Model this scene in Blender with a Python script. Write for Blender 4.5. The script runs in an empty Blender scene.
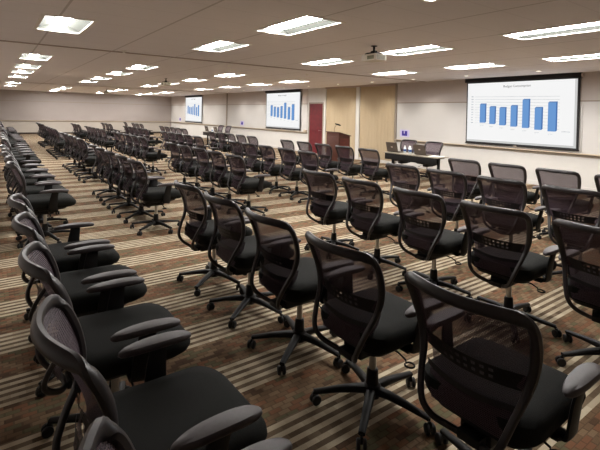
import bpy, bmesh, math, random
from mathutils import Vector, Matrix
random.seed(7)
C = bpy.context.scene.collection
PI = math.pi

# ------------------------------------------------------------------ helpers
def link(o, parent=None):
    C.objects.link(o)
    if parent is not None:
        o.parent = parent
    return o

def mesh_from(name, bm, m, smooth=True):
    me = bpy.data.meshes.new(name)
    bmesh.ops.recalc_face_normals(bm, faces=bm.faces[:])
    bm.to_mesh(me); bm.free()
    me.materials.append(m)
    if smooth:
        me.set_sharp_from_angle(angle=math.radians(40)) if hasattr(me, 'set_sharp_from_angle') else None
        for p in me.polygons:
            p.use_smooth = True
    return me

def obj(name, bm, m, parent=None, smooth=True, loc=None):
    o = bpy.data.objects.new(name, mesh_from(name, bm, m, smooth))
    if loc is not None:
        o.location = loc
    return link(o, parent)

def tag(o, label, cat, group=None):
    o['label'] = label; o['category'] = cat
    if group: o['group'] = group
    return o

def thing(name, label, cat, loc=(0, 0, 0), rz=0.0, group=None):
    o = bpy.data.objects.new(name, None)
    o.empty_display_size = 0.2
    o.location = loc; o.rotation_euler = (0, 0, rz)
    C.objects.link(o)
    return tag(o, label, cat, group)

def struct(name, bm, m, smooth=False):
    o = obj(name, bm, m, None, smooth)
    o['kind'] = 'structure'
    return o

def box(bm, x0, x1, y0, y1, z0, z1, bev=0.0, seg=2, M=None):
    vs = [bm.verts.new((x, y, z)) for x in (x0, x1) for y in (y0, y1) for z in (z0, z1)]
    idx = [(0, 1, 3, 2), (4, 6, 7, 5), (0, 4, 5, 1), (2, 3, 7, 6), (0, 2, 6, 4), (1, 5, 7, 3)]
    fs = [bm.faces.new([vs[i] for i in f]) for f in idx]
    if bev > 0:
        es = list({e for f in fs for e in f.edges})
        r = bmesh.ops.bevel(bm, geom=es, offset=bev, segments=seg, profile=0.6, affect='EDGES')
        vs = list({v for f in r['faces'] for v in f.verts} | {v for v in vs if v.is_valid})
    if M is not None:
        bmesh.ops.transform(bm, matrix=M, verts=[v for v in vs if v.is_valid])
    return vs

def ring_loft(bm, rings, closed_path=False, cap=True):
    """rings: list of lists of points (same length); lofts quads between successive rings."""
    R = [[bm.verts.new(p) for p in r] for r in rings]
    n = len(R[0]); m = len(R)
    for i in range(m if closed_path else m - 1):
        a, b = R[i], R[(i + 1) % m]
        for j in range(n):
            bm.faces.new((a[j], a[(j + 1) % n], b[(j + 1) % n], b[j]))
    if cap and not closed_path:
        bm.faces.new(R[0]); bm.faces.new(R[-1])
    return R

def sweep(bm, path, refs, w, t, closed=False, n=10, power=0.7):
    """Superellipse section: half width w along side = T x N, half thickness t along N (refs). w,t scalar or list."""
    P = [Vector(p) for p in path]; m = len(P); rings = []
    for i in range(m):
        if closed:
            T = P[(i + 1) % m] - P[i - 1]
        else:
            T = P[min(i + 1, m - 1)] - P[max(i - 1, 0)]
        T.normalize()
        N = Vector(refs[i] if isinstance(refs, list) else refs)
        N = (N - T * N.dot(T)).normalized()
        S = T.cross(N)
        wi = w[i] if isinstance(w, (list, tuple)) else w
        ti = t[i] if isinstance(t, (list, tuple)) else t
        r = []
        for k in range(n):
            a = 2 * PI * k / n + PI / n
            ca, sa = math.cos(a), math.sin(a)
            r.append(P[i] + S * (wi * math.copysign(abs(ca) ** power, ca)) + N * (ti * math.copysign(abs(sa) ** power, sa)))
        rings.append(r)
    ring_loft(bm, rings, closed)

def lathe(bm, prof, n=20, M=None):
    rings = [[Vector((r * math.cos(2 * PI * k / n), r * math.sin(2 * PI * k / n), z)) for k in range(n)] for r, z in prof]
    if M is not None:
        rings = [[M @ p for p in r] for r in rings]
    ring_loft(bm, rings)

def catmull(pts, per=6, closed=False):
    P = [Vector(p) for p in pts]; n = len(P); out = []
    rng = n if closed else n - 1
    for i in range(rng):
        if closed:
            p0, p1, p2, p3 = P[i - 1], P[i], P[(i + 1) % n], P[(i + 2) % n]
        else:
            p0, p1, p2, p3 = P[max(i - 1, 0)], P[i], P[i + 1], P[min(i + 2, n - 1)]
        for k in range(per):
            t = k / per
            out.append(0.5 * ((2 * p1) + (p2 - p0) * t + (2 * p0 - 5 * p1 + 4 * p2 - p3) * t * t + (3 * p1 - p0 - 3 * p2 + p3) * t ** 3))
    if not closed:
        out.append(P[-1].copy())
    return out

# ------------------------------------------------------------------ materials
def srgb(r, g, b):
    f = lambda c: (c / 255 / 12.92) if c / 255 <= 0.04045 else ((c / 255 + 0.055) / 1.055) ** 2.4
    return (f(r), f(g), f(b), 1)

def mat(name, col, rough=0.5, spec=0.5, metal=0.0, noise=0.08, scale=30.0, bump=0.0, bscale=200.0, emit=0.0):
    m = bpy.data.materials.new(name); m.use_nodes = True
    nt = m.node_tree; N = nt.nodes; L = nt.links
    b = N['Principled BSDF']
    b.inputs['Roughness'].default_value = rough
    b.inputs['Specular IOR Level'].default_value = spec
    b.inputs['Metallic'].default_value = metal
    tc = N.new('ShaderNodeTexCoord')
    no = N.new('ShaderNodeTexNoise'); no.inputs['Scale'].default_value = scale; no.inputs['Detail'].default_value = 3
    L.new(tc.outputs['Object'], no.inputs['Vector'])
    ramp = N.new('ShaderNodeValToRGB')
    c = col if len(col) == 4 else (*col, 1)
    ramp.color_ramp.elements[0].position = 0.3; ramp.color_ramp.elements[1].position = 0.7
    ramp.color_ramp.elements[0].color = tuple(max(0, v * (1 - noise)) for v in c[:3]) + (1,)
    ramp.color_ramp.elements[1].color = tuple(v * (1 + noise) for v in c[:3]) + (1,)
    L.new(no.outputs['Fac'], ramp.inputs['Fac'])
    L.new(ramp.outputs['Color'], b.inputs['Base Color'])
    if emit > 0:
        L.new(ramp.outputs['Color'], b.inputs['Emission Color'])
        b.inputs['Emission Strength'].default_value = emit
    if bump > 0:
        n2 = N.new('ShaderNodeTexNoise'); n2.inputs['Scale'].default_value = bscale
        L.new(tc.outputs['Object'], n2.inputs['Vector'])
        bp = N.new('ShaderNodeBump'); bp.inputs['Strength'].default_value = bump; bp.inputs['Distance'].default_value = 0.01
        L.new(n2.outputs['Fac'], bp.inputs['Height']); L.new(bp.outputs['Normal'], b.inputs['Normal'])
    return m

def mnode(N, L, op, a, b=None, c=None):
    n = N.new('ShaderNodeMath'); n.operation = op
    for i, v in enumerate((a, b, c)):
        if v is None: continue
        if isinstance(v, (int, float)): n.inputs[i].default_value = v
        else: L.new(v, n.inputs[i])
    return n.outputs[0]

def mixc(N, L, fac, a, b):
    n = N.new('ShaderNodeMix'); n.data_type = 'RGBA'
    ins = [i for i in n.inputs if i.type == 'RGBA']
    if isinstance(fac, (int, float)): n.inputs[0].default_value = fac
    else: L.new(fac, n.inputs[0])
    for i, v in zip(ins, (a, b)):
        if isinstance(v, tuple): i.default_value = v
        else: L.new(v, i)
    return [o for o in n.outputs if o.type == 'RGBA'][0]

def carpet_mat():
    m = bpy.data.materials.new('striped_carpet'); m.use_nodes = True
    N = m.node_tree.nodes; L = m.node_tree.links; b = N['Principled BSDF']
    b.inputs['Roughness'].default_value = 0.95; b.inputs['Specular IOR Level'].default_value = 0.15
    tc = N.new('ShaderNodeTexCoord'); sp = N.new('ShaderNodeSeparateXYZ'); L.new(tc.outputs['Object'], sp.inputs[0])
    x, y = sp.outputs[0], sp.outputs[1]
    PER = 0.63
    t = mnode(N, L, 'FRACT', mnode(N, L, 'DIVIDE', mnode(N, L, 'SUBTRACT', y, 2.40 - 0.155 - 6.3), PER))   # 0..1
    light = mnode(N, L, 'LESS_THAN', t, 0.31 / PER)
    # thread rows
    row = mnode(N, L, 'DIVIDE', mnode(N, L, 'SUBTRACT', y, 2.40 - 0.155 - 6.3), PER / 19.0)
    rowi = mnode(N, L, 'FLOOR', row)
    odd = mnode(N, L, 'MODULO', rowi, 2.0)
    # in the light band a cream line every second row
    tl = mnode(N, L, 'FRACT', mnode(N, L, 'DIVIDE', mnode(N, L, 'MULTIPLY', t, PER), 0.0665))
    line = mnode(N, L, 'LESS_THAN', tl, 0.50)
    # cells along x, shifted per row
    wn = N.new('ShaderNodeTexWhiteNoise'); wn.noise_dimensions = '1D'; L.new(rowi, wn.inputs['W'])
    cx = mnode(N, L, 'FLOOR', mnode(N, L, 'ADD', mnode(N, L, 'DIVIDE', x, 0.075), mnode(N, L, 'MULTIPLY', odd, 0.5)))
    cb = N.new('ShaderNodeCombineXYZ'); L.new(cx, cb.inputs[0]); L.new(rowi, cb.inputs[1])
    w2 = N.new('ShaderNodeTexWhiteNoise'); w2.noise_dimensions = '2D'; L.new(cb.outputs[0], w2.inputs['Vector'])
    r1 = N.new('ShaderNodeValToRGB'); r1.color_ramp.interpolation = 'CONSTANT'
    cols = [(0.0, BROWN[0]), (0.3, BROWN[1]), (0.55, BROWN[2]), (0.75, BROWN[3]), (0.9, BROWN[4])]
    e = r1.color_ramp.elements
    e[0].position, e[0].color = cols[0]; e[1].position, e[1].color = cols[1]
    for p_, c_ in cols[2:]:
        k = e.new(p_); k.color = c_
    L.new(w2.outputs['Value'], r1.inputs['Fac'])
    # joint lines between the cells
    fx = mnode(N, L, 'FRACT', mnode(N, L, 'ADD', mnode(N, L, 'DIVIDE', x, 0.075), mnode(N, L, 'MULTIPLY', odd, 0.5)))
    joint = mnode(N, L, 'LESS_THAN', fx, 0.13)
    fy = mnode(N, L, 'FRACT', row)
    joint = mnode(N, L, 'MAXIMUM', joint, mnode(N, L, 'LESS_THAN', fy, 0.16))
    brown = mixc(N, L, mnode(N, L, 'MULTIPLY', joint, 0.45), r1.outputs['Color'], BROWN[5])
    # cream line with small variation, tan/brown between
    r2 = N.new('ShaderNodeValToRGB'); r2.color_ramp.elements[0].color = CREAM[0]; r2.color_ramp.elements[1].color = CREAM[1]
    L.new(w2.outputs['Value'], r2.inputs['Fac'])
    r3 = N.new('ShaderNodeValToRGB'); r3.color_ramp.elements[0].color = CREAM[2]; r3.color_ramp.elements[1].color = CREAM[3]
    L.new(w2.outputs['Value'], r3.inputs['Fac'])
    lb = mixc(N, L, line, r3.outputs['Color'], r2.outputs['Color'])
    col = mixc(N, L, light, brown, lb)
    no = N.new('ShaderNodeTexNoise'); no.inputs['Scale'].default_value = 260; L.new(tc.outputs['Object'], no.inputs['Vector'])
    fl = mnode(N, L, 'ADD', mnode(N, L, 'MULTIPLY', no.outputs['Fac'], 0.5), 0.75)
    hv = N.new('ShaderNodeHueSaturation'); L.new(col, hv.inputs['Color']); L.new(fl, hv.inputs['Value'])
    L.new(hv.outputs['Color'], b.inputs['Base Color'])
    bp = N.new('ShaderNodeBump'); bp.inputs['Strength'].default_value = 0.3; bp.inputs['Distance'].default_value = 0.004
    L.new(no.outputs['Fac'], bp.inputs['Height']); L.new(bp.outputs['Normal'], b.inputs['Normal'])
    return m

BROWN = [srgb(106, 85, 64), srgb(122, 101, 78), srgb(116, 82, 60), srgb(94, 89, 66), srgb(82, 63, 47), srgb(66, 50, 38)]
CREAM = [srgb(190, 178, 154), srgb(164, 150, 127), srgb(84, 69, 53), srgb(116, 100, 81)]
M_CARPET = carpet_mat()

def ceiling_mat():
    m = bpy.data.materials.new('ceiling_tile'); m.use_nodes = True
    N = m.node_tree.nodes; L = m.node_tree.links; b = N['Principled BSDF']
    b.inputs['Roughness'].default_value = 0.95; b.inputs['Specular IOR Level'].default_value = 0.1
    tc = N.new('ShaderNodeTexCoord'); sp = N.new('ShaderNodeSeparateXYZ'); L.new(tc.outputs['Object'], sp.inputs[0])
    fx = mnode(N, L, 'FRACT', mnode(N, L, 'DIVIDE', mnode(N, L, 'ADD', sp.outputs[0], 12.0 - 0.46), 1.22))
    fy = mnode(N, L, 'FRACT', mnode(N, L, 'DIVIDE', mnode(N, L, 'ADD', sp.outputs[1], 12.2), 0.61))
    lx = mnode(N, L, 'LESS_THAN', fx, 0.022)
    ly = mnode(N, L, 'LESS_THAN', fy, 0.03)
    seam = mnode(N, L, 'MAXIMUM', mnode(N, L, 'MULTIPLY', lx, 0.45), mnode(N, L, 'MULTIPLY', ly, 0.12))
    no = N.new('ShaderNodeTexNoise'); no.inputs['Scale'].default_value = 90; no.inputs['Detail'].default_value = 4
    L.new(tc.outputs['Object'], no.inputs['Vector'])
    rp = N.new('ShaderNodeValToRGB'); rp.color_ramp.elements[0].color = CEIL[0]; rp.color_ramp.elements[1].color = CEIL[1]
    L.new(no.outputs['Fac'], rp.inputs['Fac'])
    L.new(mixc(N, L, seam, rp.outputs['Color'], CEIL[2]), b.inputs['Base Color'])
    return m
CEIL = [srgb(228, 223, 224), srgb(240, 235, 236), srgb(150, 138, 132)]
M_CEIL = ceiling_mat()

M_WALL = mat('cream_paint', srgb(208, 206, 202), 0.7, 0.3, noise=0.02, scale=3, bump=0.03)
M_WALL_UP = mat('greige_paint', srgb(192, 184, 180), 0.8, 0.2, noise=0.02, scale=3)
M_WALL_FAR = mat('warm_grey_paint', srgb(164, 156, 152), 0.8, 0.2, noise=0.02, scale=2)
M_WALL_LOW = mat('dim_cream_paint', srgb(182, 175, 166), 0.75, 0.2, noise=0.02, scale=3)
M_BOARD = mat('whiteboard_surface', srgb(198, 196, 194), 0.45, 0.3, noise=0.015, scale=2)
M_TRIM = mat('tan_rail', srgb(186, 172, 150), 0.5, 0.4, noise=0.04)
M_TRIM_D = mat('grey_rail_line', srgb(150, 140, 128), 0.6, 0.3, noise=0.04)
M_BASEB = mat('dark_baseboard', srgb(52, 42, 36), 0.6, 0.3)
M_TRACK = mat('track_metal', srgb(172, 156, 148), 0.6, 0.3)
M_FABRIC = mat('beige_panel_fabric', srgb(184, 167, 140), 0.9, 0.1, noise=0.05, scale=140, bump=0.1)
M_DOOR = mat('red_wood_door', srgb(96, 20, 28), 0.5, 0.4, noise=0.14, scale=6)
M_CHERRY = mat('cherry_wood', srgb(74, 36, 24), 0.5, 0.4, noise=0.2, scale=9)
M_CHERRY_L = mat('light_cherry_veneer', srgb(94, 42, 33), 0.5, 0.4, noise=0.18, scale=9)
M_BLACK = mat('black_plastic', (0.006, 0.0055, 0.0055), 0.5, 0.25, noise=0.15, scale=60)
M_FRAME = mat('charcoal_frame', (0.020, 0.017, 0.018), 0.37, 0.5, noise=0.12, scale=50)
M_PAD = mat('arm_pad_urethane', (0.055, 0.046, 0.047), 0.5, 0.4, noise=0.1, scale=80, bump=0.05, bscale=400)
M_SEAT = mat('black_seat_fabric', (0.0075, 0.0078, 0.0065), 0.85, 0.15, noise=0.3, scale=300, bump=0.25, bscale=500)
M_LUMB = mat('lumbar_plastic', (0.016, 0.013, 0.014), 0.5, 0.35, noise=0.12, scale=60)
M_CHROME = mat('steel_column', (0.45, 0.44, 0.42), 0.3, 0.5, metal=0.9, noise=0.05)
M_CASTER = mat('caster_rubber', (0.010, 0.010, 0.010), 0.55, 0.4)
M_WHITE = mat('white_enamel', srgb(236, 232, 224), 0.5, 0.4, noise=0.02)
M_REFL = mat('troffer_reflector', (.070, .074, .067), 0.7, 0.1, noise=0.02)
M_SCRBLK = mat('screen_black', (0.010, 0.009, 0.010), 0.6, 0.3)
M_TITLE = mat('chart_text', srgb(70, 74, 80), 0.8, 0.1)
M_GRID = mat('chart_gridline', srgb(120, 124, 128), 0.9, 0.0, emit=1.9)
M_LAPTOP = mat('laptop_shell', srgb(84, 74, 66), 0.45, 0.4, noise=0.06)
M_TABLE = mat('table_laminate', srgb(150, 142, 128), 0.4, 0.4, noise=0.04)
M_GLASS = mat('clear_plastic', srgb(214, 222, 226), 0.2, 0.5, noise=0.02)
M_BLUE = mat('blue_label', srgb(40, 74, 130), 0.5, 0.4)
M_PAPER = mat('white_paper', srgb(236, 234, 228), 0.8, 0.2, noise=0.02)
M_SIGN = mat('pale_violet_card', srgb(196, 190, 226), 0.7, 0.2, noise=0.03)
M_SIGN2 = mat('deep_violet_ink', srgb(66, 52, 146), 0.7, 0.2, noise=0.08)
M_PROJ = mat('projector_shell', srgb(214, 206, 192), 0.5, 0.4, noise=0.05)
M_VENT = mat('projector_vent', srgb(120, 118, 96), 0.6, 0.3)
M_LENS = mat('lens_glass', (0.02, 0.02, 0.03), 0.1, 0.6)

def emission(name, col, strength):
    m = bpy.data.materials.new(name); m.use_nodes = True
    N = m.node_tree.nodes; L = m.node_tree.links
    for n in list(N): N.remove(n)
    out = N.new('ShaderNodeOutputMaterial'); em = N.new('ShaderNodeEmission')
    tc = N.new('ShaderNodeTexCoord'); no = N.new('ShaderNodeTexNoise'); no.inputs['Scale'].default_value = 2
    rp = N.new('ShaderNodeValToRGB')
    rp.color_ramp.elements[0].color = tuple(v * 0.97 for v in col[:3]) + (1,); rp.color_ramp.elements[1].color = col
    L.new(tc.outputs['Object'], no.inputs['Vector']); L.new(no.outputs['Fac'], rp.inputs['Fac']); L.new(rp.outputs['Color'], em.inputs['Color'])
    em.inputs['Strength'].default_value = strength
    L.new(em.outputs[0], out.inputs['Surface'])
    return m
M_LAMP = emission('lamp_diffuser', (1.0, 0.968, 0.935, 1), 101.0)
M_DOWN = emission('downlight_lens', (1.0, 0.90, 0.74, 1), 5.0)
M_PICT = emission('projected_white', (0.95, 0.95, 0.95, 1), 0.98)
M_PICT_EDGE = emission('projected_grey_border', (0.78, 0.78, 0.77, 1), 0.80)
M_BAR = emission('projected_blue', srgb(112, 158, 216), 0.95)
M_BAR_D = emission('projected_blue_side', srgb(78, 122, 184), 0.9)
M_BAR_T = emission('projected_blue_top', srgb(110, 152, 206), 0.8)

def mesh_back_mat():
    m = bpy.data.materials.new('purple_black_mesh'); m.use_nodes = True
    N = m.node_tree.nodes; L = m.node_tree.links; b = N['Principled BSDF']
    out = N['Material Output']
    b.inputs['Roughness'].default_value = 0.6; b.inputs['Specular IOR Level'].default_value = 0.3
    tc = N.new('ShaderNodeTexCoord'); sp = N.new('ShaderNodeSeparateXYZ'); L.new(tc.outputs['Object'], sp.inputs[0])
    wz = mnode(N, L, 'FRACT', mnode(N, L, 'MULTIPLY', sp.outputs[2], 150.0))
    wy = mnode(N, L, 'FRACT', mnode(N, L, 'MULTIPLY', sp.outputs[1], 150.0))
    th = mnode(N, L, 'MAXIMUM', mnode(N, L, 'LESS_THAN', wz, 0.5), mnode(N, L, 'LESS_THAN', wy, 0.25))
    rp = N.new('ShaderNodeValToRGB'); rp.color_ramp.elements[0].color = (0.036, 0.023, 0.030, 1); rp.color_ramp.elements[1].color = (0.074, 0.051, 0.064, 1)
    L.new(th, rp.inputs['Fac']); L.new(rp.outputs['Color'], b.inputs['Base Color'])
    tr = N.new('ShaderNodeBsdfTransparent'); mx = N.new('ShaderNodeMixShader')
    tr.inputs['Color'].default_value = (1.0, 0.93, 0.97, 1)
    fac = mnode(N, L, 'ADD', mnode(N, L, 'MULTIPLY', th, 0.24), 0.66)
    L.new(fac, mx.inputs[0]); L.new(tr.outputs[0], mx.inputs[1]); L.new(b.outputs[0], mx.inputs[2])
    L.new(mx.outputs[0], out.inputs['Surface'])
    return m
M_MESH = mesh_back_mat()

# ------------------------------------------------------------------ room constants
XF, YF, ZC = 11.362, 32.79, 2.806
XB, YN = -1.6, -3.2
ZR, ZU = 0.89, 2.13

# ------------------------------------------------------------------ lights layout (holes in the ceiling)
LC = {'back row': 0.79, 'second row': 3.20, 'fourth row': 5.88, 'front wall': 8.60}
LY = {'back row': [6.60, 11.15, 13.8, 15.9, 18.5, 23.2, 26.4],
      'second row': [2.1, 4.55, 6.85, 11.6, 14.05, 16.8, 19.2, 26.0, 28.4, 31.0],
      'fourth row': [2.55, 4.85, 7.2, 11.9, 14.7, 17.4, 20.0, 25.2, 27.6, 30.8],
      'front wall': [3.3, 5.45, 7.75, 12.4, 14.7, 17.3, 20.2, 25.8, 28.6, 31.0]}
HW, HL = 0.295, 0.60

def setting():
    bm = bmesh.new(); box(bm, XB - .1, XF + .1, YN - .1, YF + .1, -0.08, 0.0); struct('floor', bm, M_CARPET)
    # ceiling with a rectangular opening for each recessed light
    bm = bmesh.new()
    holes = [(LC[k] - HW, LC[k] + HW, y - HL, y + HL) for k in LC for y in LY[k]]
    xs = sorted({XB - .1, XF + .1} | {h[0] for h in holes} | {h[1] for h in holes})
    ys = sorted({YN - .1, YF + .1} | {h[2] for h in holes} | {h[3] for h in holes})
    V = {}
    def v(x, y):
        if (x, y) not in V: V[(x, y)] = bm.verts.new((x, y, ZC))
        return V[(x, y)]
    for i in range(len(xs) - 1):
        for j in range(len(ys) - 1):
            mx, my = (xs[i] + xs[i + 1]) / 2, (ys[j] + ys[j + 1]) / 2
            if any(h[0] < mx < h[1] and h[2] < my < h[3] for h in holes): continue
            bm.faces.new((v(xs[i], ys[j]), v(xs[i], ys[j + 1]), v(xs[i + 1], ys[j + 1]), v(xs[i + 1], ys[j])))
    struct('ceiling', bm, M_CEIL)
    bm = bmesh.new(); box(bm, XF, XF + .1, YN, YF, 0, ZC); w = struct('wall_front', bm, M_WALL)
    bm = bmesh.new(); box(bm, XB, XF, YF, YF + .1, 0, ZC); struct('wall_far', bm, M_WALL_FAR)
    bm = bmesh.new(); box(bm, XB - .1, XB, YN, YF, 0, ZC); struct('wall_back', bm, M_WALL_UP)
    bm = bmesh.new(); box(bm, XB, XF, YN - .1, YN, 0, ZC); struct('wall_near', bm, M_WALL_UP)
    # upper band of the front wall above the picture rail, in two stretches
    n = 1
    def tr(m, *a, bev=0.0):
        nonlocal n
        bm = bmesh.new(); box(bm, *a, bev=bev); struct('trim_%d' % n, bm, m); n += 1
    for y0, y1 in ((YN, 10.03), (15.16, YF)):
        tr(M_WALL_UP, XF - .012, XF, y0, y1, ZU + .015, ZC)
        tr(M_TRIM_D, XF - .02, XF, y0, y1, ZU - .015, ZU + .015)
        # tray rail: ledge with a shadow strip under it
        tr(M_TRIM, XF - .10, XF, y0, y1, ZR - .025, ZR, bev=.006)
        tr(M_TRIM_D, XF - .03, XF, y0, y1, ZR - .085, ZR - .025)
    tr(M_WALL, XF - .05, XF, 13.87, 13.985, 0, ZC)                # white posts between door and fabric bays
    tr(M_WALL, XF - .05, XF, 11.85, 12.04, 0, ZC)
    tr(M_TRIM_D, XF - .045, XF, 10.03, 10.10, 0, ZC)
    tr(M_TRIM_D, XF - .05, XF, 23.06, 23.16, ZR, ZC)             # partition jamb on the far stretch
    tr(M_TRACK, XF - .08, XF, 10.10, 13.87, ZC - .06, ZC - .001)     # dark head rail over the fabric bays
    tr(M_TRIM_D, XB, XF - .02, YF - .02, YF, ZU - .015, ZU + .015)
    tr(M_TRIM, XB, XF - .1, YF - .08, YF, ZR - .03, ZR, bev=.006)
    tr(M_TRIM_D, XB, XF - .1, YF - .03, YF, ZR - .09, ZR - .03)  # darker strip standing in for the shadow under the far ledge
    tr(M_WALL_LOW, XB, XF - .1, YF - .012, YF, 0.10, ZR - .09)
    tr(M_TRACK, XB, XF, 8.80, 8.90, ZC - .012, ZC - .001)        # operable partition tracks
    tr(M_TRACK, XB, XF, 22.4, 22.5, ZC - .012, ZC - .001)
    bm = bmesh.new(); box(bm, XB, XF, YF - .03, YF, 0, .10); struct('baseboard_far', bm, M_BASEB)
    bm = bmesh.new(); box(bm, XF - .02, XF, YN, 13.86, 0, .10); box(bm, XF - .02, XF, 15.1, YF, 0, .10); struct('baseboard_front', bm, M_WALL)
    # red door
    bm = bmesh.new(); box(bm, XF - .045, XF - .005, 14.05, 14.96, .01, 2.13, bev=.003)
    d = struct('door_1', bm, M_DOOR)
    bm = bmesh.new()
    box(bm, XF - .06, XF, 13.99, 14.05, 0, 2.19); box(bm, XF - .06, XF, 14.96, 15.02, 0, 2.19); box(bm, XF - .06, XF, 14.05, 14.96, 2.13, 2.19)
    obj('door_frame', bm, M_TRIM_D, d, False)
    bm = bmesh.new(); sweep(bm, [(XF - .045, 14.13, 1.0), (XF - .10, 14.13, 1.0), (XF - .10, 14.24, 1.0)], (0, 0, 1), .01, .01)
    obj('door_handle', bm, M_CHROME, d)
setting()

# ------------------------------------------------------------------ fixed wall things
def fabric_panel(y0, y1, label):
    bm = bmesh.new()
    n = int((y1 - y0) / .02); pts = []
    for i in range(n + 1):
        y = y0 + (y1 - y0) * i / n
        pts.append((XF - .03 - .012 * (0.5 + 0.5 * math.cos(2 * PI * (y - y0) / .16)) ** 6, y))
    lo = [bm.verts.new((x, y, .105)) for x, y in pts]; hi = [bm.verts.new((x, y, ZC - .065)) for x, y in pts]
    for i in range(n): bm.faces.new((lo[i], lo[i + 1], hi[i + 1], hi[i]))
    bl = [bm.verts.new((XF - .002, y0, .105)), bm.verts.new((XF - .002, y1, .105)), bm.verts.new((XF - .002, y1, ZC - .065)), bm.verts.new((XF - .002, y0, ZC - .065))]
    bm.faces.new(bl)
    tag(obj('fabric_panel', bm, M_FABRIC), label, 'wall panel')
fabric_panel(10.12, 11.83, 'wide beige pleated fabric wall bay directly behind the presenter table')
fabric_panel(12.06, 13.85, 'beige pleated fabric wall bay behind the lectern, next to the red door')

def whiteboard(y0, y1, label):
    bm = bmesh.new(); box(bm, XF - .019, XF - .003, y0 + .012, y1 - .012, ZR + .002, ZU - .017, bev=.003)
    o = tag(obj('whiteboard', bm, M_BOARD, smooth=False), label, 'whiteboard', 'white marker boards on the front wall')
whiteboard(-1.0, 4.30, 'long white marker board right of the largest projection screen')
whiteboard(4.30, 10.03, 'white marker board behind the largest screen, with violet card in its corner')
whiteboard(15.16, 23.06, 'white marker board between the red door and the dark wall post, behind middle screen')
whiteboard(23.16, YF - .02, 'farthest white marker board, behind the smallest projection screen')

def card(y, label):
    t = thing('sign_card', label, 'sign', (XF - .0195, y, .985), 0, 'small violet cards on the marker boards')
    bm = bmesh.new(); box(bm, -.003, 0, -.20, .20, 0, .24); obj('card', bm, M_SIGN, t, False)
    bm = bmesh.new()
    box(bm, -.006, -.0031, .035, .115, .035, .20); box(bm, -.006, -.0031, -.115, -.005, .035, .20)
    box(bm, -.0058, -.0031, -.005, .035, .035, .11)
    obj('emblem', bm, M_SIGN2, t, False)
card(9.66, 'small violet square card at corner of the board behind the presenter table')
card(21.2, 'small violet card on the board between the dark post and the middle screen')
card(30.8, 'small violet card left of the farthest, smallest screen')

BARS = [(6.906, 6.744, 1.545, 2.059), (6.615, 6.459, 1.516, 1.984), (6.327, 6.163, 1.489, 1.961), (6.016, 5.858, 1.464, 2.012), (5.705, 5.541, 1.441, 2.17), (5.389, 5.219, 1.406, 1.962), (5.066, 4.88, 1.38, 2.096)]
def text_mesh(body, size):
    cu = bpy.data.curves.new('txt', 'FONT'); cu.body = body; cu.size = size; cu.align_x = 'CENTER'; cu.align_y = 'CENTER'
    o = bpy.data.objects.new('txt', cu); C.objects.link(o)
    dg = bpy.context.evaluated_depsgraph_get()
    me = bpy.data.meshes.new_from_object(o.evaluated_get(dg))
    bpy.data.objects.remove(o); bpy.data.curves.remove(cu)
    # lies in XY, reads along +X; turn to face -X world with reading direction -Y
    me.transform(Matrix(((0, 0, -1, 0), (-1, 0, 0, 0), (0, 1, 0, 0), (0, 0, 0, 1))))
    me.materials.clear(); me.materials.append(M_TITLE)
    return me
TITLE = text_mesh('Budget Consumption', .085)
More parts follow.
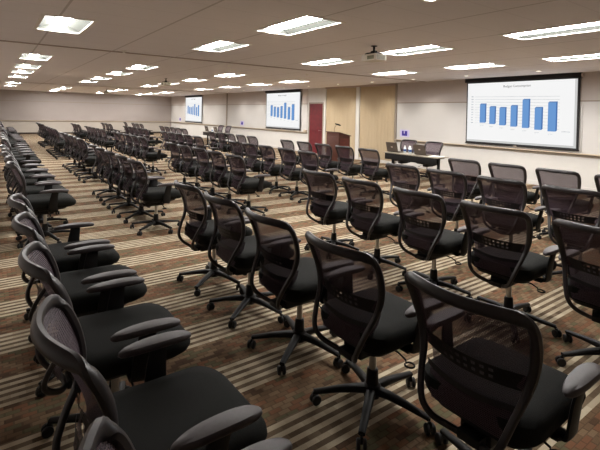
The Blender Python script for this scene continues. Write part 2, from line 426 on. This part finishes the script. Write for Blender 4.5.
def screen(yc, label):
    t = thing('projection_screen', label, 'screen', (XF - .06, yc, 0.94), 0, 'projection screens on the front wall')
    dy = 5.87; dz = .94
    S = lambda bm, x0, x1, y0, y1, z0, z1, **k: box(bm, x0, x1, y0 - dy, y1 - dy, z0 - dz, z1 - dz, **k)
    bm = bmesh.new(); S(bm, -.07, .055, 4.33, 7.365, 2.69, ZC - .005, bev=.01); hs = obj('housing', bm, M_SCRBLK, t)
    bm = bmesh.new(); S(bm, -.05, .03, 4.30, 4.33, 2.70, 2.78, bev=.005); S(bm, -.05, .03, 7.365, 7.395, 2.70, 2.78, bev=.005); obj('end_cap', bm, M_TRACK, hs)
    bm = bmesh.new(); S(bm, -.004, .004, 4.36, 7.335, .97, 2.70); obj('fabric_border', bm, M_SCRBLK, t, False)
    bm = bmesh.new(); S(bm, -.018, .018, 4.35, 7.345, .935, .97, bev=.006); wb = obj('weight_bar', bm, M_SCRBLK, t)
    bm = bmesh.new(); S(bm, -.022, -.016, 5.83, 5.91, .915, .96); obj('pull_tab', bm, M_TRACK, wb)
    bm = bmesh.new(); S(bm, -.006, -.004, 4.415, 7.30, 1.0, 2.665); e = obj('picture_border', bm, M_PICT_EDGE, t, False)
    bm = bmesh.new(); S(bm, -.008, -.006, 4.47, 7.30, 1.055, 2.665); p = obj('picture', bm, M_PICT, t, False)
    for (ya, yb, z0, z1) in BARS:
        bm = bmesh.new()
        S(bm, -.011, -.008, yb, ya, z0, z1)
        b = obj('chart_bar', bm, M_BAR, p, False)
        b.data.materials.append(M_BAR_T); b.data.materials.append(M_BAR_D)
        bm = bmesh.new(); bm.from_mesh(b.data)
        f = bm.faces.new([bm.verts.new((-.011, y - dy, z - dz)) for y, z in ((ya, z1), (yb, z1), (yb - .035, z1 + .03), (ya - .035, z1 + .03))]); f.material_index = 1
        f = bm.faces.new([bm.verts.new((-.011, y - dy, z - dz)) for y, z in ((yb, z0), (yb - .035, z0 + .03), (yb - .035, z1 + .03), (yb, z1))]); f.material_index = 2
        bm.to_mesh(b.data); bm.free()
    bm = bmesh.new()
    for k in range(11):
        z = 1.535 + .074 * k
        vs = [bm.verts.new((-.0085, y - dy, zz - dz)) for y, zz in ((7.07, z), (7.07, z + .008), (4.80, z + .008 - .10 * (1 - k / 14)), (4.80, z - .10 * (1 - k / 14)))]
        bm.faces.new(vs)
    obj('chart_gridlines', bm, M_GRID, p, False)
    bm = bmesh.new()
    for k in range(11): S(bm, -.0095, -.008, 7.11, 7.18, 1.53 + .074 * k, 1.553 + .074 * k)
    for (ya, yb, z0, z1) in BARS:
        for q in range(4):
            S(bm, -.0095, -.008, ya - .03 - .028 * q, ya - .012 - .028 * q, z0 - .085 + .006 * (q % 2), z0 - .063)
    for q in range(7): S(bm, -.0095, -.008, 4.62 - .028 * q + .1, 4.64 - .028 * q + .1, 1.37, 1.395)
    obj('axis_labels', bm, M_GRID, p, False)
    tt = bpy.data.objects.new('chart_title', TITLE); link(tt, p); tt.location = (-.0085, 5.873 - dy, 2.545 - dz)
screen(5.87, 'largest projection screen with blue bar chart, facing the nearest chairs')
screen(17.12, 'middle projection screen with blue bar chart, just left of the red door')
screen(28.2, 'smallest, farthest projection screen with blue bars near the far corner')

bm = bmesh.new(); box(bm, XF - .062, XF - .021, 15.17, 15.40, .905, .985, bev=.008)
tag(obj('control_box', bm, M_TRIM), 'small grey control box on the rail beside the red door', 'control box')

# ------------------------------------------------------------------ ceiling things
def troffer_meshes():
    bm = bmesh.new(); f = .028
    box(bm, -HW - .012, -HW + f, -HL - .012, HL + .012, -.008, .004); box(bm, HW - f, HW + .012, -HL - .012, HL + .012, -.008, .004)
    box(bm, -HW + f, HW - f, -HL - .012, -HL + f, -.008, .004); box(bm, -HW + f, HW - f, HL - f, HL + .012, -.008, .004)
    fr = mesh_from('frame', bm, M_WHITE, False)
    bm = bmesh.new(); D = .085; A = HW - .004; B = HL - .004; n = 10
    prof = []
    for i in range(n + 1):
        t = i / n; prof.append((A - (A - .075) * t, D * math.sin(t * PI / 2)))
    full = [(-x, z) for x, z in prof] + [(x, z) for x, z in reversed(prof)]
    a = [bm.verts.new((x, -B, z)) for x, z in full]; b = [bm.verts.new((x, B, z)) for x, z in full]
    for i in range(len(full) - 1): bm.faces.new((a[i], a[i + 1], b[i + 1], b[i]))
    bm.faces.new(a); bm.faces.new(b)
    rf = mesh_from('reflector', bm, M_REFL, True)
    bm = bmesh.new(); n = 10
    pr = [(.085 * math.cos(PI * i / n), .078 - .066 * math.sin(PI * i / n)) for i in range(n + 1)]
    a = [bm.verts.new((x, -B + .02, z)) for x, z in pr]; b = [bm.verts.new((x, B - .02, z)) for x, z in pr]
    for i in range(n): bm.faces.new((a[i], a[i + 1], b[i + 1], b[i]))
    bm.faces.new(a); bm.faces.new(b)
    df = mesh_from('diffuser', bm, M_LAMP, True)
    return fr, rf, df
TM = troffer_meshes()
ORD = ['first', 'second', 'third', 'fourth', 'fifth', 'sixth', 'seventh', 'eighth', 'ninth', 'tenth', 'eleventh', 'twelfth']
DESC = {'back row': 'above the back row of chairs', 'second row': 'above the second chair row', 'fourth row': 'above the fourth chair row', 'front wall': 'nearest the front wall'}
for k in LC:
    for i, y in enumerate(LY[k]):
        t = thing('ceiling_light', 'recessed rectangular ceiling light, %s from camera in line %s' % (ORD[i], DESC[k]), 'ceiling light', (LC[k], y, ZC), 0, 'recessed lights in the line ' + DESC[k])
        for nm, me in zip(('frame', 'reflector', 'diffuser'), TM):
            link(bpy.data.objects.new(nm, me), t)

bm = bmesh.new(); lathe(bm, [(.085, .0), (.085, -.008), (.066, -.012), (.060, -.004)], 20); DL0 = mesh_from('trim_ring', bm, M_WHITE)
bm = bmesh.new(); lathe(bm, [(.058, -.002), (.05, -.007), (.02, -.010)], 20); DL1 = mesh_from('lens', bm, M_DOWN)
DLY = [3.05, 4.88, 6.75, 8.54, 10.25, 12.0, 13.8, 15.63, 17.4, 19.2, 21.0, 24.6, 26.4, 28.2, 30.0, 31.6]
for i, y in enumerate(DLY):
    where = ['over the right end of the largest screen', 'over the middle of the largest screen', 'over the left end of the largest screen', 'over the board by the presenter table',
             'over the fabric bay behind the presenter table', 'over the white post between the fabric bays', 'over the lectern wall by the red door', 'over the right edge of the middle screen',
             'over the centre of the middle screen', 'over the left side of the middle screen', 'over the board before the dark wall post', 'over the board just past the dark wall post',
             'right of the farthest screen', 'over the centre of the farthest screen', 'left of the farthest screen', 'at the far corner'][i]
    t = thing('downlight', 'small round ceiling downlight ' + where, 'downlight', (10.35, y, ZC - .001), 0, 'small downlights along the front wall')
    link(bpy.data.objects.new('trim_ring', DL0), t); link(bpy.data.objects.new('lens', DL1), t)
    l = bpy.data.lights.new('downlight_lamp', 'SPOT'); l.energy = 60; l.spot_size = math.radians(95); l.spot_blend = 0.8; l.color = (1, .93, .82); l.shadow_soft_size = .05
    lo = bpy.data.objects.new('downlight_lamp', l); link(lo, t); lo.location = (0, 0, -.03); lo.rotation_euler = (0, math.radians(-22), 0)

bm = bmesh.new(); lathe(bm, [(.055, 0), (.055, -.012), (.022, -.016), (.018, -.035), (.032, -.038), (.032, -.043)], 16); SP = mesh_from('sprinkler', bm, M_WHITE)
for (x, y, lb) in ((2.05, 8.62, 'small white ceiling sprinkler beside the partition track over the second row'),
                   (4.60, 9.31, 'small white ceiling sprinkler just past the partition track in mid room'),
                   (7.21, 9.70, 'small white ceiling sprinkler over the front row aisle')):
    o = bpy.data.objects.new('ceiling_sprinkler', SP); C.objects.link(o); o.location = (x, y, ZC - .001); tag(o, lb, 'sprinkler', 'ceiling sprinklers')

def projector(x, y, label):
    t = thing('ceiling_projector', label, 'projector', (x, y, ZC - .20), 0, 'projectors hung from the ceiling')
    bm = bmesh.new(); box(bm, -.13, .13, -.16, .16, -.05, .06, bev=.02, seg=3); body = obj('projector_body', bm, M_PROJ, t)
    bm = bmesh.new()
    for k in range(5): box(bm, -.10, .10, -.163, -.159, -.03 + .015 * k, -.022 + .015 * k)
    box(bm, -.133, -.129, -.13, .02, -.03, .03); obj('vent', bm, M_VENT, body, False)
    Mx = Matrix.Translation((.128, .06, .005)) @ Matrix.Rotation(PI / 2, 4, 'Y')
    bm = bmesh.new(); lathe(bm, [(.045, 0), (.045, .05), (.038, .055)], 16, Mx); obj('lens_barrel', bm, M_BLACK, body)
    bm = bmesh.new(); box(bm, -.09, .09, -.09, .09, .062, .088, bev=.006); box(bm, -.03, .03, -.05, .05, .085, .12, bev=.01); box(bm, -.10, -.08, -.11, .11, .058, .078); mt = obj('mount_bracket', bm, M_BLACK, t)
    bm = bmesh.new(); lathe(bm, [(.026, .08), (.022, .12), (.018, .12), (.018, .185), (.05, .19), (.05, .199)], 14); obj('mount_pole', bm, M_BLACK, t)
projector(5.04, 4.97, 'pale projector hanging from black mount, above the nearest chair block')
projector(4.9, 14.75, 'projector hanging from the ceiling in mid room, second from camera')
projector(5.1, 25.0, 'farthest small projector hanging near the far end of the room')

# ------------------------------------------------------------------ the office chair
OUT = [(0.0, .985), (.10, .985), (.185, .983), (.228, .978), (.253, .963), (.263, .936), (.261, .89), (.253, .82), (.239, .74), (.220, .66), (.197, .57), (.170, .48), (.134, .42), (.078, .378), (0.0, .362)]
def interp(tab, z):
    for (a, b), (c, d) in zip(tab, tab[1:]):
        lo, hi = (a, c) if a <= c else (c, a)
        if lo <= z <= hi:
            t = (z - a) / (c - a) if c != a else 0
            return b + (d - b) * t
    return tab[0][1] if abs(z - tab[0][0]) < abs(z - tab[-1][0]) else tab[-1][1]
XP = [(.985, -.368), (.93, -.338), (.87, -.305), (.80, -.272), (.73, -.246), (.67, -.232), (.60, -.228), (.52, -.236), (.44, -.24)]
WR = [(.99, 1.15), (.90, 1.2), (.80, 1.2), (.70, 1.2), (.60, 1.1), (.52, .5), (.44, 0.0), (.30, 0.0)]
def back_x(y, z): return interp(XP, z) + interp(WR, z) * y * y
FX = [(.985, -.376), (.93, -.348), (.87, -.317), (.80, -.290), (.73, -.275), (.67, -.276), (.60, -.296), (.52, -.312), (.45, -.300), (.40, -.260), (.362, -.195)]
def frame_x(y, z): return interp(FX, z) + interp(WR, z) * y * y
def half_w(z):
    best = 0
    for (a, b), (c, d) in zip(OUT, OUT[1:]):
        if min(b, d) <= z <= max(b, d) and b != d:
            t = (z - b) / (d - b); best = max(best, a + (c - a) * t)
    return best

def chair_meshes():
    P = {}
    # --- frame loop: wide at the top, narrowing to a yoke that runs under the seat
    half = OUT
    loop = [(y, z) for y, z in half] + [(-y, z) for y, z in reversed(half[1:-1])]
    pts = [Vector((frame_x(y, z), y, z)) for y, z in loop]
    pts = catmull(pts, 4, True)
    refs = []; W = []; T = []
    for p in pts:
        refs.append(Vector((-1, -1.4 * p.y * 1.0, .25)).normalized() * 1.0)
        s = max(0, min(1, (p.z - .60) / .25))
        W.append(.014 + .010 * s); T.append(.012 + .005 * s)
    bm = bmesh.new(); sweep(bm, pts, refs, W, T, True, 10, .75)
    P['frame'] = mesh_from('frame', bm, M_FRAME)
    # --- mesh panel
    bm = bmesh.new(); zs = [.980 - i * (.980 - .54) / 22 for i in range(23)]; NU = 14; G = []
    for z in zs:
        w = max(.05, half_w(z) - .006); row = []
        for j in range(NU + 1):
            u = -1 + 2 * j / NU; t_ = abs(u) ** 4 if z < .95 else 1.0
            row.append(bm.verts.new(((back_x(u * w, z) + .004) * (1 - t_) + frame_x(u * w, z) * t_ * (1 if z > .66 else 0) + (back_x(u * w, z) + .004) * t_ * (0 if z > .66 else 1), u * w, z)))
        G.append(row)
    for a, b in zip(G, G[1:]):
        for j in range(NU): bm.faces.new((a[j], a[j + 1], b[j + 1], b[j]))
    P['mesh'] = mesh_from('mesh', bm, M_MESH)
    # --- lumbar band with two rows of slots
    def band(z0, z1, arc, rows, cols, holes, xo, m, nm, thick=.008):
        bm = bmesh.new(); F = []
        grid = []
        for i in range(rows + 1):
            row = []
            for j in range(cols + 1):
                u = -1 + 2 * j / cols
                z = z0 + (z1 - z0) * i / rows + arc * (1 - u * u)
                w = half_w(z) - .004
                row.append(bm.verts.new((back_x(u * w, z) + xo, u * w, z)))
            grid.append(row)
        for i in range(rows):
            for j in range(cols):
                if holes(i, j): continue
                bm.faces.new((grid[i][j], grid[i][j + 1], grid[i + 1][j + 1], grid[i + 1][j]))
        bmesh.ops.solidify(bm, geom=bm.faces[:], thickness=thick)
        for v in [v for v in bm.verts if not v.link_faces]: bm.verts.remove(v)
        return mesh_from(nm, bm, m, False)
    P['lumbar'] = band(.665, .735, .0, 5, 27, lambda i, j: i in (1, 3) and 7 <= j <= 19 and j % 2 == 1, -.018, M_LUMB, 'lumbar_support')
    P['crossbar'] = band(.590, .612, -.012, 1, 14, lambda i, j: False, -.030, M_FRAME, 'lower_crossbar', .012)
    # --- lower back shell between crossbar and seat
    P['lowerback'] = band(.47, .590, 0.0, 4, 14, lambda i, j: False, -.012, M_MESH, 'lower_back_panel', .003)
    # --- seat cushion
    def rr(hx0, hx1, hy, r, z, cx=0.0, n=8, droop=0.0):
        pts = []
        for (sx, sy, a0) in ((1, 1, 0), (0, 1, PI / 2), (0, 0, PI), (1, 0, 3 * PI / 2)):
            X = hx1 - r if sx else hx0 + r; Y = (hy - r) if sy else -(hy - r)
            for k in range(n + 1):
                a = a0 + PI / 2 * k / n
                x = X + r * math.cos(a); y = Y + r * math.sin(a)
                pts.append(Vector((x, y, z - droop * max(0, (x - .12) / .16) ** 2)))
        return pts
    bm = bmesh.new()
    R = [rr(-.20, .23, .19, .10, .446), rr(-.225, .285, .232, .10, .454, droop=.006), rr(-.235, .316, .252, .105, .480, droop=.012), rr(-.240, .328, .260, .11, .512, droop=.016),
         rr(-.236, .324, .256, .11, .542, droop=.020), rr(-.215, .300, .238, .10, .560, droop=.020), rr(-.17, .24, .185, .09, .567, droop=.012), rr(-.09, .12, .10, .07, .565), rr(-.02, .05, .03, .02, .563)]
    ring_loft(bm, R); P['seat'] = mesh_from('seat', bm, M_SEAT)
    bm = bmesh.new(); ring_loft(bm, [rr(-.14, .14, .13, .05, .405), rr(-.20, .22, .20, .08, .424), rr(-.215, .25, .22, .10, .450)]); P['pan'] = mesh_from('seat_pan', bm, M_BLACK)
    bm = bmesh.new(); box(bm, -.17, .09, -.07, .07, .345, .412, bev=.015); box(bm, -.225, -.12, -.05, .05, .352, .392, bev=.008)
    P['mech'] = mesh_from('tilt_mechanism', bm, M_BLACK)
    # lever with a ring end, right hand side
    bm = bmesh.new(); path = [Vector((.03, -.06, .375)), Vector((.035, -.16, .370)), Vector((.04, -.205, .350))]
    path += [Vector((.04 + .026 * math.sin(a), -.231 + .026 * math.cos(a), .335)) for a in [2 * PI * k / 12 for k in range(12)]]
    sweep(bm, path, (0, 0, 1), .0055, .0055, False, 6, 1.0); P['lever'] = mesh_from('lever', bm, M_BLACK)
    # --- arms
    for s, nm in ((1, 'armL'), (-1, 'armR')):
        bm = bmesh.new()
        path = catmull([(.05, s * .10, .425), (.05, s * .20, .415), (.055, s * .265, .425), (.055, s * .279, .49), (.06, s * .288, .57), (.075, s * .303, .658)], 4)
        refs = [Vector((0, 0, -1)) if abs(p.y) < .25 else Vector((0, s, .0)) for p in path]
        # blade: wide along x, thin across
        ws = [.036 + .014 * math.sin(PI * i / (len(path) - 1)) for i in range(len(path))]
        sweep(bm, path, refs, ws, .011, False, 10, .7); P[nm] = mesh_from('armrest', bm, M_BLACK)
        bm = bmesh.new()
        def pad(k, z):
            pts = []
            for q in range(28):
                a = 2 * PI * q / 28
                x = .065 + k * .158 * math.copysign(abs(math.cos(a)) ** .8, math.cos(a))
                w = .0385 * (1 + .12 * math.cos(a))
                y = s * .304 + k * w * math.copysign(abs(math.sin(a)) ** .85, math.sin(a))
                pts.append(Vector((x, y, z - .010 * ((x - .065) / .158) ** 2)))
            return pts
        ring_loft(bm, [pad(.80, .659), pad(.95, .664), pad(1.0, .673), pad(.985, .682), pad(.90, .689), pad(.6, .692), pad(.2, .693)])
        P[nm + 'pad'] = mesh_from('arm_pad', bm, M_PAD)
    # --- column and star base
    bm = bmesh.new(); lathe(bm, [(.020, .20), (.020, .36)], 16); P['col'] = mesh_from('gas_column', bm, M_CHROME)
    bm = bmesh.new(); lathe(bm, [(.048, .065), (.050, .125), (.036, .135), (.032, .215), (.026, .22)], 18); P['hub'] = mesh_from('base_hub', bm, M_BLACK)
    bm = bmesh.new(); path = [(.03, 0, .103), (.11, 0, .102), (.20, 0, .094), (.27, 0, .083), (.337, 0, .074)]
    sweep(bm, path, (0, 0, 1), [.030, .026, .023, .020, .018], [.024, .020, .016, .014, .012], False, 10, .7); P['leg'] = mesh_from('base_leg', bm, M_BLACK)
    bm = bmesh.new()
    for s in (-1, 1):
        Mx = Matrix.Translation((-.012, s * .007, .028)) @ Matrix.Rotation(-s * PI / 2, 4, 'X')
        lathe(bm, [(.010, 0), (.026, 0), (.028, .004), (.028, .014), (.023, .019), (.006, .020)], 16, Mx)
    box(bm, -.016, .006, -.006, .006, .03, .066); lathe(bm, [(.008, .045), (.008, .075)], 10)
    P['caster'] = mesh_from('caster', bm, M_CASTER)
    # joined star base for the distant copies
    return P
P = chair_meshes()
def join(name, items, m):
    """one mesh out of several (mesh, matrix)"""
    bm = bmesh.new()
    for me, Mx in items:
        b2 = bmesh.new(); b2.from_mesh(me); bmesh.ops.transform(b2, matrix=Mx, verts=b2.verts[:])
        tmp = bpy.data.meshes.new('tmp'); b2.to_mesh(tmp); b2.free(); bm.from_mesh(tmp); bpy.data.meshes.remove(tmp)
    return mesh_from(name, bm, m)
I4 = Matrix.Identity(4)
star = []
for k in range(5):
    R = Matrix.Rotation(.3 + 2 * PI * k / 5, 4, 'Z'); star.append((P['leg'], R)); star.append((P['caster'], R @ Matrix.Translation((.335, 0, 0))))
STAR = join('star_base', [(P['hub'], I4)] + star + [(P['col'], I4), (P['mech'], I4)], M_BLACK)
FARARM = {s: join('armrest', [(P['arm' + s], I4), (P['arm%spad' % s], I4)], M_BLACK) for s in 'LR'}
for s in 'LR':
    me = FARARM[s]; me.materials.append(M_PAD)
    n0 = len(P['arm' + s].polygons)
    for i, pl in enumerate(me.polygons):
        if i >= n0: pl.material_index = 1

def leaf(name, me, parent, loc=(0, 0, 0), rz=0.0):
    o = bpy.data.objects.new(name, me); C.objects.link(o); o.parent = parent
    if rz: o.rotation_euler = (0, 0, rz)
    if loc != (0, 0, 0): o.location = loc
    return o

def build_chair(label, group, loc, rz, detail=True, seed=0, lean=0.0):
    rnd = random.Random(seed)
    t = thing('office_chair', label, 'chair', loc, rz, group)
    fr = leaf('backrest_frame', P['frame'], t, (-lean, 0, 0) if lean else (0, 0, 0))
    leaf('mesh_panel', P['mesh'], fr)
    if detail:
        leaf('lumbar_support', P['lumbar'], fr); leaf('lower_crossbar', P['crossbar'], fr); leaf('lower_back_panel', P['lowerback'], fr)
    else:
        leaf('lumbar_support', P['lumbar'], fr)
    se = leaf('seat', P['seat'], t)
    if detail:
        leaf('seat_pan', P['pan'], se)
        m = leaf('tilt_mechanism', P['mech'], t); leaf('lever', P['lever'], m)
        for s in 'LR':
            a = leaf('armrest', P['arm' + s], t); leaf('arm_pad', P['arm%spad' % s], a)
        leaf('gas_column', P['col'], t); leaf('base_hub', P['hub'], t)
        a0 = rnd.uniform(-.04, .04)
        for k in range(5):
            lg = leaf('base_leg', P['leg'], t, rz=a0 + 2 * PI * k / 5)
            leaf('caster', P['caster'], lg, (.335, 0, 0), rnd.uniform(0, 2 * PI))
    else:
        for s in 'LR': leaf('armrest', FARARM[s], t)
        leaf('star_base', STAR, t, rz=-.3 + rnd.uniform(-.04, .04))
    return t

ROWX = {'A': .53, 'B': 1.80, 'C': 3.45, 'D': 4.97, 'E': 6.50}
ROWN = {'A': 'back row', 'B': 'second row', 'C': 'middle row', 'D': 'fourth row', 'E': 'front row'}
BLK = ['nearest', 'second', 'third', 'fourth', 'farthest']
def run(y, n, d): return [y + d * k for k in range(n)]
ROWS = [
 {'A': [.755, 1.535, 2.29, 3.045, 3.79], 'B': [.985, 1.725, 2.445, 3.165, 3.885], 'C': [1.09, 1.81, 2.54, 3.28, 4.01], 'D': [1.87, 2.60, 3.32, 4.04], 'E': [1.93, 2.65, 3.36, 4.07]},
 {'A': run(6.25, 5, .74), 'B': run(6.075, 5, .72), 'C': run(6.21, 5, .72), 'D': run(6.27, 5, .72), 'E': run(6.25, 5, .737)},
 {'A': run(11.2, 5, .74), 'B': run(10.9, 5, .73), 'C': run(11.4, 5, .728), 'D': run(11.4, 5, .728), 'E': run(11.02, 5, .72)},
 {'A': run(16.1, 5, .75), 'B': run(16.3, 5, .74), 'C': run(16.2, 5, .72), 'D': run(16.4, 5, .72), 'E': run(16.45, 5, .71)},
 {'A': run(22.3, 5, .98), 'B': run(21.4, 4, .77), 'C': run(21.3, 3, .75), 'D': [22.2, 23.1, 24.0], 'E': [22.4, 23.2, 24.0, 25.6]},
]
YAW = {'A': 0, 'B': 1, 'C': 1, 'D': 1, 'E': 0}
cnt = 0
for bi, rows in enumerate(ROWS):
    for r, ys in rows.items():
        for i, y in enumerate(ys):
            cnt += 1
            rnd = random.Random(cnt)
            rz = math.radians(YAW[r] * (1 if bi == 0 else 0.2) + rnd.uniform(-.9, .9))
            x = ROWX[r] + (rnd.uniform(-.02, .02) + ((0, .12, .20, .26, .32)[bi] if r == 'B' else (0, .03, .08, .14, .2)[bi] if r == 'A' else .02) if bi else 0)
            lab = 'black mesh-back office chair, %s from camera in %s of %s block' % (ORD[i], ROWN[r], BLK[bi])
            build_chair(lab, 'mesh-back office chairs in rows', (x, y, 0), rz, bi < 3, cnt, .03 if r == 'A' else 0.0)

# presenters' chairs, facing the audience
for (x, y, lb) in ((9.45, 8.12, 'left black mesh office chair behind the presenter table, facing the rows'),
                   (9.45, 7.26, 'right black mesh office chair behind the presenter table, facing the rows')):
    build_chair(lb, 'presenter chairs behind the front table', (x, y, 0), PI, True, 500 + int(y))
for (x, y, lb) in ((9.45, 20.45, 'left mesh office chair behind the distant table near the middle screen'),
                   (9.45, 19.58, 'right mesh office chair behind the distant table near the middle screen')):
    build_chair(lb, 'presenter chairs behind the distant table', (x, y, 0), PI, False, 600 + int(y))

# ------------------------------------------------------------------ presenter tables
def table(yc, label):
    t = thing('folding_table', label, 'table', (8.68, yc, 0))
    bm = bmesh.new(); box(bm, -.38, .08, -.82, .82, .720, .742, bev=.006); obj('tabletop', bm, M_TABLE, t)
    bm = bmesh.new(); box(bm, -.365, -.345, -.79, .79, .565, .719, bev=.004); obj('modesty_panel', bm, M_BLACK, t)
    for s in (-1, 1):
        bm = bmesh.new(); box(bm, -.185, -.115, s * .70 - .022, s * .70 + .022, .09, .719, bev=.008); box(bm, -.34, .04, s * .70 - .03, s * .70 + .03, .69, .719, bev=.004)
        lg = obj('leg', bm, M_BLACK, t)
        bm = bmesh.new(); sweep(bm, catmull([(-.40, s * .70, .07), (-.28, s * .70, .085), (-.15, s * .70, .10), (-.02, s * .70, .085), (.10, s * .70, .07)], 3), (0, 0, 1), .028, .02); obj('foot', bm, M_BLACK, lg)
        for xx in (-.39, .09):
            o = bpy.data.objects.new('caster', P['caster']); link(o, lg); o.location = (xx, s * .70, 0)
    bm = bmesh.new(); sweep(bm, [(-.15, -.70, .30), (-.15, .70, .30)], (0, 0, 1), .016, .02); obj('stretcher_bar', bm, M_BLACK, t)
table(6.93, 'long grey-topped presenter table with black modesty panel near the largest screen')
table(18.7, 'distant presenter table below the middle screen')

def laptop(x, y, rz, label):
    t = thing('laptop', label, 'laptop', (x, y, .743), rz, 'open laptops on the presenter tables')
    bm = bmesh.new(); box(bm, 0, .25, -.18, .18, 0, .02, bev=.006); b = obj('keyboard_base', bm, M_LAPTOP, t)
    bm = bmesh.new(); box(bm, .03, .14, -.15, .15, .0205, .022); obj('keys', bm, M_BLACK, b, False)
    Mx = Matrix.Translation((0, 0, .018)) @ Matrix.Rotation(math.radians(-16), 4, 'Y')
    bm = bmesh.new(); box(bm, -.012, 0, -.185, .185, 0, .25, bev=.005, M=Mx); l = obj('lid', bm, M_LAPTOP, t)
    bm = bmesh.new(); box(bm, .0005, .002, -.165, .165, .02, .235, M=Mx); obj('display', bm, M_LENS, l, False)
    bm = bmesh.new(); box(bm, -.0135, -.0118, -.03, .03, .11, .14, M=Mx); obj('lid_emblem', bm, M_TRACK, l, False)
laptop(8.46, 7.58, .0, 'open dark laptop at the left end of the presenter table')
laptop(8.46, 6.70, -.05, 'open dark laptop toward the right of the presenter table, beside the bottles')
laptop(8.46, 19.3, .0, 'open laptop at the left end of the distant table')
laptop(8.46, 18.3, .0, 'open laptop at the right end of the distant table')

def bottle(x, y, label):
    t = thing('water_bottle', label, 'bottle', (x, y, .743), 0, 'water bottles on the presenter tables')
    bm = bmesh.new(); lathe(bm, [(.028, 0), (.033, .006), (.033, .115), (.028, .14), (.014, .16), (.013, .172)], 16); b = obj('bottle_body', bm, M_GLASS, t)
    bm = bmesh.new(); lathe(bm, [(.0345, .045), (.0345, .10)], 16); obj('paper_label', bm, M_BLUE, t)
    bm = bmesh.new(); lathe(bm, [(.0155, .168), (.0155, .186), (.012, .188)], 12); obj('cap', bm, M_WHITE, t)
for k, (x, y) in enumerate(((8.55, 7.26), (8.62, 7.17), (8.54, 7.08), (8.62, 7.0))):
    bottle(x, y, 'clear water bottle with blue label, %s from left in the presenter table cluster' % ORD[k])
for k, (x, y) in enumerate(((8.55, 18.95), (8.6, 18.8), (8.55, 18.66))):
    bottle(x, y, 'clear water bottle with blue label, %s from left on the distant table' % ORD[k])
bm = bmesh.new(); box(bm, -.11, .11, -.15, .15, 0, .012, bev=.002)
o = tag(obj('paper_pad', bm, M_PAPER, loc=(8.50, 6.27, .744)), 'white paper pad at the right end of the presenter table', 'paper pad'); o.rotation_euler[2] = .2

# ------------------------------------------------------------------ lectern
def lectern():
    t = thing('lectern', 'cherry wood lectern with gooseneck microphone near the red door', 'lectern', (9.45, 11.17, 0))
    bm = bmesh.new(); w = .33; h0 = 1.075; h1 = .955; d = .50
    prof = [(0, .06), (d, .06), (d, h1), (0, h0)]
    a = [bm.verts.new((x, -w, z)) for x, z in prof]; b = [bm.verts.new((x, w, z)) for x, z in prof]
    bm.faces.new(a); bm.faces.new(b)
    for i in range(4): bm.faces.new((a[i], a[(i + 1) % 4], b[(i + 1) % 4], b[i]))
    bmesh.ops.bevel(bm, geom=bm.edges[:], offset=.008, segments=2, affect='EDGES')
    obj('lectern_body', bm, M_CHERRY, t)
    bm = bmesh.new(); box(bm, -.03, d + .03, -w - .03, w + .03, 0, .06, bev=.01); obj('plinth', bm, M_CHERRY, t)
    bm = bmesh.new(); box(bm, .05, d - .05, -w - .006, -w + .002, .15, .88, bev=.003); obj('side_panel', bm, M_CHERRY_L, t)
    bm = bmesh.new(); box(bm, -.006, .002, -w + .06, w - .06, .15, .95, bev=.003); obj('front_panel', bm, M_CHERRY, t)
    Mx = Matrix.Translation((0, 0, h0)) @ Matrix.Rotation(math.atan2(h0 - h1, d), 4, 'Y')
    bm = bmesh.new(); box(bm, -.03, d + .04, -w - .03, w + .03, .0, .025, bev=.006, M=Mx); obj('reading_top', bm, M_CHERRY, t)
    bm = bmesh.new(); sweep(bm, catmull([(.06, -.02, 1.08), (.06, -.02, 1.22), (.09, -.05, 1.31), (.15, -.10, 1.345)], 5), (0, 1, 0), .006, .006, False, 8, 1.0); g = obj('microphone_neck', bm, M_BLACK, t)
    bm = bmesh.new(); sweep(bm, [(.10, .0, 1.375), (.13, -.05, 1.355), (.17, -.12, 1.335), (.20, -.17, 1.315)], (0, 0, 1), [.016, .026, .028, .02], [.016, .026, .028, .02], False, 10, 1.0); obj('microphone_head', bm, M_BLACK, g)
lectern()

# ------------------------------------------------------------------ camera
f, y0, yaw, pitch, roll, H = 428.84, 119.607, .62529, .01271, .02212, 1.6717
cy, sy = math.cos(yaw), math.sin(yaw)
fw = Vector((sy * math.cos(pitch), cy * math.cos(pitch), -math.sin(pitch)))
r0 = Vector((cy, -sy, 0)); u0 = r0.cross(fw)
r = r0 * math.cos(roll) + u0 * math.sin(roll); u = -r0 * math.sin(roll) + u0 * math.cos(roll)
cam = bpy.data.cameras.new('camera'); co = bpy.data.objects.new('camera', cam); C.objects.link(co)
co.matrix_world = Matrix(((r.x, u.x, -fw.x, 0), (r.y, u.y, -fw.y, 0), (r.z, u.z, -fw.z, H), (0, 0, 0, 1)))
cam.sensor_width = 36; cam.lens = f / 600 * 36; cam.shift_x = 0.0; cam.shift_y = -(225 - y0) / 600
cam.clip_start = .05; cam.clip_end = 200
S = bpy.context.scene
S.camera = co
w = bpy.data.worlds.new('world'); S.world = w; w.use_nodes = True
w.node_tree.nodes['Background'].inputs[0].default_value = (.02, .018, .016, 1)
w.node_tree.nodes['Background'].inputs[1].default_value = 1.0
S.view_settings.view_transform = 'Standard'
S.view_settings.look = 'None'
S.view_settings.exposure = 0.0
S.cycles.use_denoising = True
S.cycles.max_bounces = 8; S.cycles.diffuse_bounces = 5; S.cycles.transparent_max_bounces = 24
S.cycles.sample_clamp_indirect = 4.0
